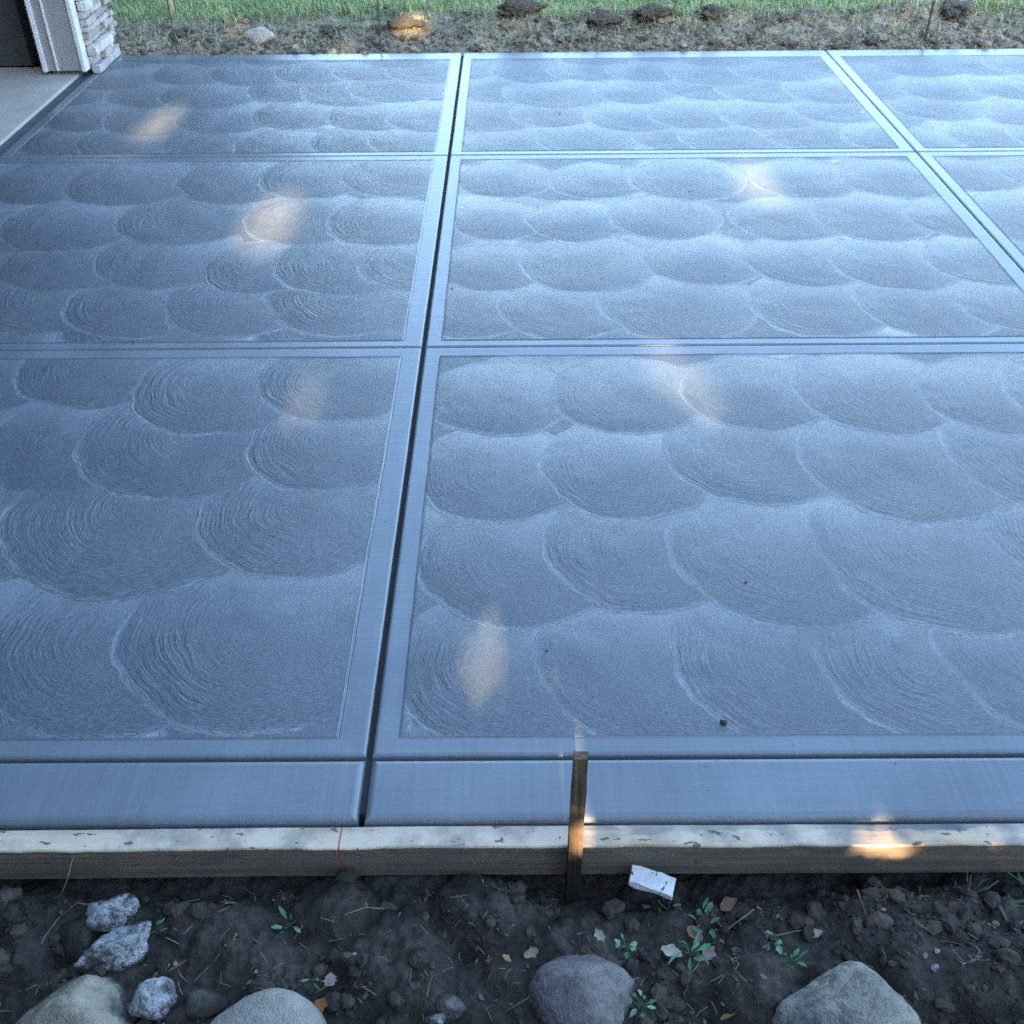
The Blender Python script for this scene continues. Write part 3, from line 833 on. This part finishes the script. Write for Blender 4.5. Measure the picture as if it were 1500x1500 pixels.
def scraggle(x, y, h, nst, lb, seed, mat):
    r_ = random.Random(seed)
    t_ = tag(empty('dry_weed', (x, y, sz(x, y) - .003)), lb, 'weed', 'dry weeds on the near soil')
    for k in range(nst):
        a = r_.uniform(0, 6.28); p_ = Vector((0, 0, 0)); pts = [p_.copy()]
        d = Vector((math.cos(a) * r_.uniform(.2, 1.2), math.sin(a) * r_.uniform(.2, 1.0), r_.uniform(.4, 1.1))).normalized()
        for _ in range(4):
            p_ += d * h / 4 * r_.uniform(.7, 1.2)
            d = (d + Vector((r_.gauss(0, .35), r_.gauss(0, .35), r_.gauss(-.12, .25)))).normalized()
            pts.append(p_.copy())
        bm = bmesh.new()
        tube(bm, pts, .0011, .0005, 4)
        for b in range(r_.randrange(1, 4)):
            q0 = pts[r_.randrange(1, 4)]
            e = Vector((r_.gauss(0, 1), r_.gauss(0, 1), r_.gauss(.3, .5))).normalized() * h * .3
            tube(bm, [q0, q0 + e * .5, q0 + e + Vector((0, 0, -.002))], .0008, .0004, 4)
        bm_link('stem', bm, mat, t_, True)
for i, (x, y, h, n_, m, lb) in enumerate([
        (.81, 1.055, .050, 4, M_twig, 'dry grey weed standing against the board at far right'), (.89, 1.02, .045, 4, M_straw, 'straw-coloured dry weed right of the forked twig'),
        (.62, 1.04, .040, 3, M_twig, 'dead weed in the shade of the board behind the largest boulder'), (.74, .90, .035, 4, M_straw, 'dry weed on the soil right of the largest boulder'),
        (.37, .925, .035, 5, M_straw, 'flattened dry weed between the low green weeds and largest boulder'), (.285, .895, .03, 4, M_twig, 'dry root tuft right of the purple-grey boulder'),
        (-.42, 1.055, .04, 4, M_straw, 'dry grass tuft on the left soil mound by the board'), (-.50, 1.035, .03, 3, M_straw, 'small dry tuft right of the jagged quartz by the board'),
        (-.02, 1.045, .04, 5, M_twig, 'dry weed tuft on the middle soil mound'), (-.17, 1.05, .035, 3, M_straw, 'dry weed between the two soil mounds')]):
    scraggle(x, y, h, n_, lb, 200 + i, m)

# ------------------------------------------------------------------ far bank and lawn
def bank_top(x):
    x = np.asarray(x, float)
    return 6.98 + .34 * (fbm(x, x * 0, 1.3, 3, .55, 51) - .5) + .34 * (fbm(x, x * 0, 3.6, 3, .6, 53) - .5)
def bankz(x, y):
    x = np.asarray(x, float); y = np.asarray(y, float)
    top = bank_top(x)
    s = np.clip((y - 6.345) / (top - 6.345), 0, 1)
    z = -.022 + .068 * s ** .85
    rgh = np.clip((top + .25 - y) / .25, 0.05, 1) * (.35 + .65 * np.clip((y - 6.36) / .35, 0, 1)) * .75
    z = z + rgh * ((fbm(x, y, 5, 3, .55, 55) - .5) * .09 + (fbm(x, y, 16, 3, .6, 58, True) - .35) * .06 + (np.clip(.75 - worley(x, y, 9, 6), 0, 1)) * .045 * fbm(x, y, 3, 2, .5, 59))
    z = z * np.clip((y - 6.33) / .06, .0, 1) - .02 * (1 - np.clip((y - 6.33) / .06, 0, 1))
    for (cx, cy, r_, h) in [(.03, 6.84, .20, .08), (.55, 6.86, .16, .06), (.85, 6.84, .20, .07), (1.30, 6.9, .22, .06), (2.45, 6.96, .25, .09), (-.62, 6.76, .12, .06), (1.8, 6.84, .20, .05)]:
        z = z + h * np.exp(-(((x - cx) / r_) ** 2 + ((y - cy) / (r_ * .6)) ** 2) * 1.5)
    return z
xs = np.arange(-6.0, 7.0, .022); ys = np.arange(6.34, 8.3, .022)
XX, YY = np.meshgrid(xs, ys)
t = NT('bank_ground', .9, spec=.2)
p = t.pos()
a = t.noise(p, 5, 5, .65); b = t.noise(p, 38, 4, .7)
dirtc = t.ramp(t.math('ADD', t.math('MULTIPLY', a, .55), t.math('MULTIPLY', b, .45)), [(.38, (.09, .075, .055)), (.52, (.36, .31, .22)), (.63, (.66, .58, .43))])
sp = t.n('SeparateXYZ'); t.put(sp.inputs[0], p)
gmask = t.range(t.math('ADD', sp.outputs[1], t.math('MULTIPLY', t.math('SUBTRACT', t.noise(p, 2.5, 4), .5), 1.1)), 6.95, 7.2)
t.set(color=t.mix(gmask, dirtc, t.ramp(b, [(.35, (.07, .13, .04)), (.65, (.16, .24, .08))])), normal=t.bump(t.math('MULTIPLY', b, .03)))
M_bankg = t.m
tag(grid_mesh('dirt_bank', xs, ys, bankz(XX, YY), M_bankg), kind='structure')
def bz(x, y):
    return float(bankz(np.array([x]), np.array([y]))[0])
# lawn and the rest of the ground
t = NT('lawn_ground', .9, spec=.2)
b = t.noise(t.pos(), 20, 5, .7)
t.set(color=t.ramp(b, [(.35, (.045, .095, .028)), (.65, (.11, .17, .055))]))
lawn = link_mesh('lawn', [(-60, 8.25, .04), (60, 8.25, .04), (400, 900, 1), (-400, 900, 1)], [(0, 1, 2, 3)], t.m)
tag(lawn, kind='structure')
gr = link_mesh('ground', [(-300, -300, -.22), (300, -300, -.22), (300, 60, -.22), (-300, 60, -.22)], [(0, 1, 2, 3)], M_bank)
tag(gr, kind='structure')

# grass blades
Ng = 90000
gx = rng.uniform(-4.2, 4.6, Ng); gy = rng.uniform(6.5, 8.3, Ng)
top = bank_top(gx) - .06 - .25 * np.clip(fbm(gx, gy, 3.0, 3, .55, 77) - .5, 0, 1)
prob = np.clip((gy - top) / .35 + .25, .07, 1) * (.45 + .8 * (fbm(gx, gy, 4, 3, .5, 71)))
keep = rng.random(Ng) < prob
gx, gy = gx[keep], gy[keep]
gz = bankz(gx, gy)
Ng = len(gx)
L = rng.uniform(.025, .075, Ng); az = rng.uniform(0, 6.283, Ng); le = rng.uniform(.2, 1.3, Ng); w = rng.uniform(.0015, .0032, Ng)
dx, dy = np.cos(az), np.sin(az)
V = np.zeros((Ng, 5, 3))
base = np.stack([gx, gy, gz - .005], 1)
side = np.stack([-dy, dx, dx * 0], 1) * w[:, None]
mid = base + np.stack([dx * L * .25 * le, dy * L * .25 * le, L * .6], 1)
tip = base + np.stack([dx * L * .8 * le, dy * L * .8 * le, L * (1.05 - .3 * le)], 1)
V[:, 0] = base - side; V[:, 1] = base + side; V[:, 2] = mid + side * .8; V[:, 3] = mid - side * .8; V[:, 4] = tip
ii = (np.arange(Ng) * 5)[:, None]
F = (ii + np.array([[0, 1, 2, 3]])).tolist() + (ii + np.array([[3, 2, 4]])).tolist()
def grass_mat(name, c):
    t = NT(name, .6, spec=.3)
    n_ = t.noise(t.pos(), 3, 3)
    return t.set(color=t.ramp(n_, [(.3, tuple(x * .75 for x in c)), (.7, tuple(x * 1.2 for x in c))]))
mats = [grass_mat('grass_green', (.27, .43, .18)), grass_mat('grass_yellowish', (.54, .58, .28)), grass_mat('grass_straw', (.58, .53, .38))]
pick = rng.choice(3, Ng, p=[.62, .25, .13])
tag(link_mesh('grass', V.reshape(-1, 3), F, mats, midx=np.concatenate([pick, pick]).tolist()), kind='stuff')
# crumbled earth and dead grass on the bank
Nn = 8000
pts = np.stack([rng.uniform(-3.2, 3.8, Nn), 6.36 + np.abs(rng.normal(0, .30, Nn))], 1)
sizes = np.minimum(.004 * rng.pareto(1.7, Nn) + .003, .032)
M_bk2 = soil_mat('dark_bank_clod', (.05, .042, .032), (.27, .23, .17), .6)
scatter_lumps('bank_crumbs', pts, sizes, [M_bank, M_bk2, M_bank], 9, bankz)
Nf = 5200
fp = np.stack([rng.uniform(-3, 3.6, Nf), rng.uniform(6.38, 7.15, Nf)], 1)
fibres('dead_grass', fp, rng.uniform(.03, .11, Nf), .0022, fibre_mat('bleached_grass', (.36, .33, .22)), bankz, 8)

o = stone((-1.505, 6.60, .030), (.108, .082, .066), 61, M_pale, 'pale tan boulder on the far dirt bank, left of the centre joint', 12, 7, .05)
stone((-2.36, 6.40, .0), (.03, .025, .02), 62, M_pale, 'small pale stone on the dirt just past the house corner', 9, 8, .05)
stone((.985, 6.40, .02), (.022, .018, .018), 63, M_quartz, 'small white stone at the far slab edge left of the right joint', 9, 8, .05)
stone((-1.25, 6.41, .02), (.018, .015, .012), 64, M_pale, 'little pale stone right of the pale tan boulder', 9, 8, .05)
for i, (x, y, s, lb) in enumerate([
        (-.64, 6.72, .070, 'dark earth clod left of the centre joint at the far bank'),
        (.02, 6.84, .10, 'wide dark earth mound just right of the centre joint at the far bank'),
        (.55, 6.78, .075, 'dark earth clod midway along the far bank'),
        (.85, 6.80, .09, 'broad dark earth clod right of the middle of the far bank'),
        (1.22, 6.84, .07, 'brown earth clod behind the far end of the right panel'),
        (1.62, 6.46, .045, 'dark earth clod at the far slab edge beside the right joint'),
        (2.10, 6.48, .04, 'small dark earth clod right of the right joint'),
        (2.70, 6.94, .10, 'large dark earth clod near the post at the far right'),
        (-2.0, 6.68, .055, 'earth clod at the foot of the pale stake near the house'),
        (-1.10, 6.74, .06, 'earth clod right of the pale tan boulder')]):
    stone((x, y, bz(x, y) + s * .08), (s * 1.7, s * 1.0, s * .55), 120 + i, M_bk2, lb, 14, 5, .42, rz=i * .2, name='earth_clod', cat='clod')

# stakes and rods beyond the slab
M_pole = fibre_mat('bare_pole_wood', (.52, .40, .25), .15)
M_rust = fibre_mat('rusty_rod', (.10, .075, .06), .2)
def rod(name, x, y, r_, z1, mat, lb, seg=8, lean=0.0, cat='stake'):
    bm = bmesh.new()
    z0 = bz(x, y) - .05
    pts = [Vector((x + lean * k / 6 + rnd.uniform(-.001, .001), y, z0 + (z1 - z0) * k / 6)) for k in range(7)]
    tube(bm, pts, r_, r_ * .92, seg)
    tag(bm_link(name, bm, mat, None, True), lb, cat, 'thin rods along the far slab edge' if name == 'metal_rod' else None)
rod('garden_stake', -2.12, 7.05, .020, .75, M_pole, 'pale wooden stake standing in the lawn near the house', lean=.0)
rod('metal_rod', -.757, 6.40, .0045, .45, M_rust, 'thin dark rod at the far slab edge left of the centre joint', 6, cat='rod')
rod('metal_rod', .49, 6.42, .004, .22, M_rust, 'short thin rod at the far bank right of the centre joint', 6, cat='rod')
rod('metal_rod', -1.94, 6.41, .0045, .30, M_rust, 'thin dark rod at the far slab edge by the stone pier', 6, cat='rod')
rod('metal_rod', 2.41, 6.50, .008, .22, M_rust, 'dark stubby rod on the far bank at right', 6, cat='rod')

# ------------------------------------------------------------------ house
house = empty('house', (-2.34, 6.0, 0))
tag(house, 'house corner with open dark garage, white trimmed jamb and stacked stone pier', 'house')
HX, HY = -2.34, 6.0
def hpart(name, boxes, mat, bevel=0.0, parent=None):
    bm = bmesh.new()
    for b in boxes:
        box(bm, b[0] - HX, b[1] - HX, b[2] - HY, b[3] - HY, b[4], b[5], bevel)
    return bm_link(name, bm, mat, parent or house)
XO = -2.335                                     # outer wall plane
Y0, Y1 = .6, 5.90                               # garage opening along the wall
hpart('wall', [(XO - .15, XO, -7, Y0 - .2, -.1, 6.6), (XO - .15, XO, Y0 - .2, Y1 + .03, 2.5, 6.6), (XO - .15, XO, Y1 + .03, 6.34, 1.25, 6.6),
               (-9, XO - .152, 6.20, 6.338, -.1, 6.6), (XO - .15, XO - .01, Y1 + .03, 6.338, -.1, 1.248)], M_siding)
hpart('interior_wall', [(-8.6, -8.5, -1.5, 6.1, 0, 2.8), (-8.5, XO - .31, -1.6, -1.5, 0, 2.8), (-8.5, XO - .31, 6.06, 6.14, 0.02, 2.8)], M_inside)
hpart('ceiling', [(-8.5, XO - .16, -1.5, 6.06, 2.7, 2.8)], M_inside)
bm = bmesh.new()
box(bm, -9.4 - HX, XO + .45 - HX, -7.5 - HY, 6.7 - HY, 6.605, 6.85)
bm_link('roof', bm, M_roof, house)
# reveal of the garage opening at its far side, facing the camera
hpart('door_jamb', [(-2.515, -2.315, Y1, Y1 + .028, .035, 2.5)], M_jamb)
hpart('door_stop', [(-2.447, -2.436, Y1 - .012, Y1 - .001, .036, 2.49)], M_white, .002)
hpart('jamb_edge_trim', [(-2.522, -2.498, Y1 - .012, Y1 + .03, .03, 2.5)], M_white, .003)
hpart('corner_trim', [(-2.3135, -2.290, Y1 - .010, Y1 + .06, .03, 2.5)], M_white, .003)
# stacked ledgestone pier
z = .003
k = 0
sr = random.Random(5)
while z < 1.22:
    h = sr.uniform(.028, .05)
    y = Y1 + .064
    while y < 6.37:
        ln = sr.uniform(.09, .24)
        y2 = min(y + ln, 6.405 + sr.uniform(-.035, .035))
        if y2 - y < .03:
            break
        d = sr.uniform(-.012, .030)
        bm = bmesh.new()
        box(bm, -.05, .0, 0, y2 - y - .004, 0, h - .004, .004, 1)
        bmesh.ops.subdivide_edges(bm, edges=[e for e in bm.edges if e.calc_length() > .04], cuts=2, use_grid_fill=True)
        for v in bm.verts:
            v.co += Vector((mn.noise(v.co * 25 + Vector((k, 0, 0))) * .010, mn.noise(v.co * 30 + Vector((0, k, 0))) * .004, mn.noise(v.co * 30 + Vector((0, 0, k))) * .005))
        s_ = bm_link('stone', bm, M_ledge[sr.randrange(6)], house, loc=(-2.268 + d - HX, y - HY, z))
        y = y2 + .001
        k += 1
    z += h
hpart('ledge_cap', [(-2.36, -2.20, Y1 + .062, 6.40, 1.222, 1.26)], M_white, .004)
gf = bmesh.new()
box(gf, -8.5, -2.352, -1.5, Y1 + .16, -.1, .012)
tag(bm_link('garage_floor', gf, M_gfloor), kind='structure')
jf = bmesh.new()
box(jf, -2.3515, -2.2955, -1.5, 6.30, -.1, -.004)
tag(bm_link('expansion_joint', jf, M_jointfill), kind='structure')

# ------------------------------------------------------------------ the wood behind the camera that shades the site; sun leaks through its gaps
TY, HYY = -9.0, -2.3
gaps = [  # where a sunbeam lands, half width and half height of the gap it came through
    ((-.945, 3.90, 0), .092, .070), ((1.02, 4.26, 0), .072, .060), ((.455, 2.74, 0), .045, .016), ((.55, 2.60, 0), .040, .014), ((-.067, 1.56, 0), .034, .018), ((-.598, 2.57, 0), .018, .007),
    ((-1.70, 5.12, 0), .065, .050), ((-.60, 6.78, .05), .065, .035), ((-.98, 6.40, 0), .015, .006), ((.655, 1.098, -.024), .045, .003), ((.86, 1.098, -.020), .004, .0005),
    ((.108, 1.08, .045), .003, .026)]
M_tree = plain('dark_foliage', (.045, .075, .03), .7, .3, .3, 2)
M_bark = plain('bark', (.07, .055, .04), .9)
Lv = np.array(SUN_L)
def foliage(name, x0, x1, yc, ys_, z0, zt, n_big, n_small, big, small):
    lx = rng.uniform(x0, x1, n_big)
    ctop = zt * (1 + .2 * (fbm(lx, lx * 0, .35, 3, .5, 91) - .5) * 2)
    P = np.stack([lx, yc + rng.normal(0, ys_, n_big), z0 + rng.random(n_big) * (ctop - z0)], 1)
    S = rng.uniform(.75, 1.25, n_big) * big
    for g, a_, b_ in gaps:                       # smaller leaves fringe every gap
        t_ = (g[1] - yc) / Lv[1]
        c = np.array(g) - Lv * t_
        if c[2] > zt * .85 or c[2] < z0:
            continue
        if n_small == 0:
            continue
        q_ = np.stack([c[0] + rng.uniform(-.34, .34, n_small), yc + rng.normal(0, ys_ * .5, n_small), c[2] + rng.uniform(-.30, .30, n_small)], 1)
        q_[:, 2] -= (q_[:, 1] - yc) * math.tan(SUN_EL)
        P = np.concatenate([P, q_]); S = np.concatenate([S, rng.uniform(.7, 1.3, n_small) * small])
    ok = np.ones(len(P), bool)
    for g, a_, b_ in gaps:
        d = P - np.array(g)
        perp = d - (d @ Lv)[:, None] * Lv
        v = np.linalg.norm(perp[:, 1:], axis=1)
        mgn = S * .72
        if name == 'wood' and g[1] < 1.2:
            a_, b_ = a_ + .03, b_ + .05
        ok &= (perp[:, 0] / (a_ + mgn)) ** 2 + (v / (b_ + mgn)) ** 2 > 1
    if name == 'wood':                           # the crowns thin out towards their tops
        ok &= (P[:, 2] < 5.22) | (rng.random(len(P)) < .25)
    P, S = P[ok], S[ok]
    N = len(P)
    nrm = rng.normal(size=(N, 3)); nrm[:, 1] *= 1.8; nrm /= np.linalg.norm(nrm, axis=1)[:, None]
    ta = np.cross(nrm, rng.normal(size=(N, 3))); ta /= np.linalg.norm(ta, axis=1)[:, None]
    tb_ = np.cross(nrm, ta)
    s1 = S[:, None]; s2_ = s1 * .65
    V = np.stack([P - ta * s1, P - tb_ * s2_, P + ta * s1, P + tb_ * s2_], 1).reshape(-1, 3)
    return tag(link_mesh(name, V, np.arange(N * 4).reshape(-1, 4), M_tree), kind='stuff')
foliage('wood', -7, 8, TY, .9, 1.3, 8.0, 165000, 2600, .085, .030)
foliage('added_shrubs', -3.4, 3.6, HYY, .22, -.1, 1.42, 30000, 1500, .05, .018)  # unseen hedge added to sharpen the near sunbeams and block more light
foliage('added_thicket', -13, -3.2, 15.0, 1.2, -.2, 7.0, 14000, 0, .16, .06)   # added out of view past the house corner to darken the slab's reflection
bm = bmesh.new()
for xx in (-7.5, -5.6, -4.0, -2.65, -1.33, 1.5, 2.7, 4.3, 6.0, 7.6):
    tube(bm, [Vector((xx, TY - 1.2, -.3)), Vector((xx + .1, TY - 1.2, 3)), Vector((xx, TY - 1.2, 6.5))], .16, .05, 8)
tag(bm_link('wood_trunks', bm, M_bark), kind='stuff')
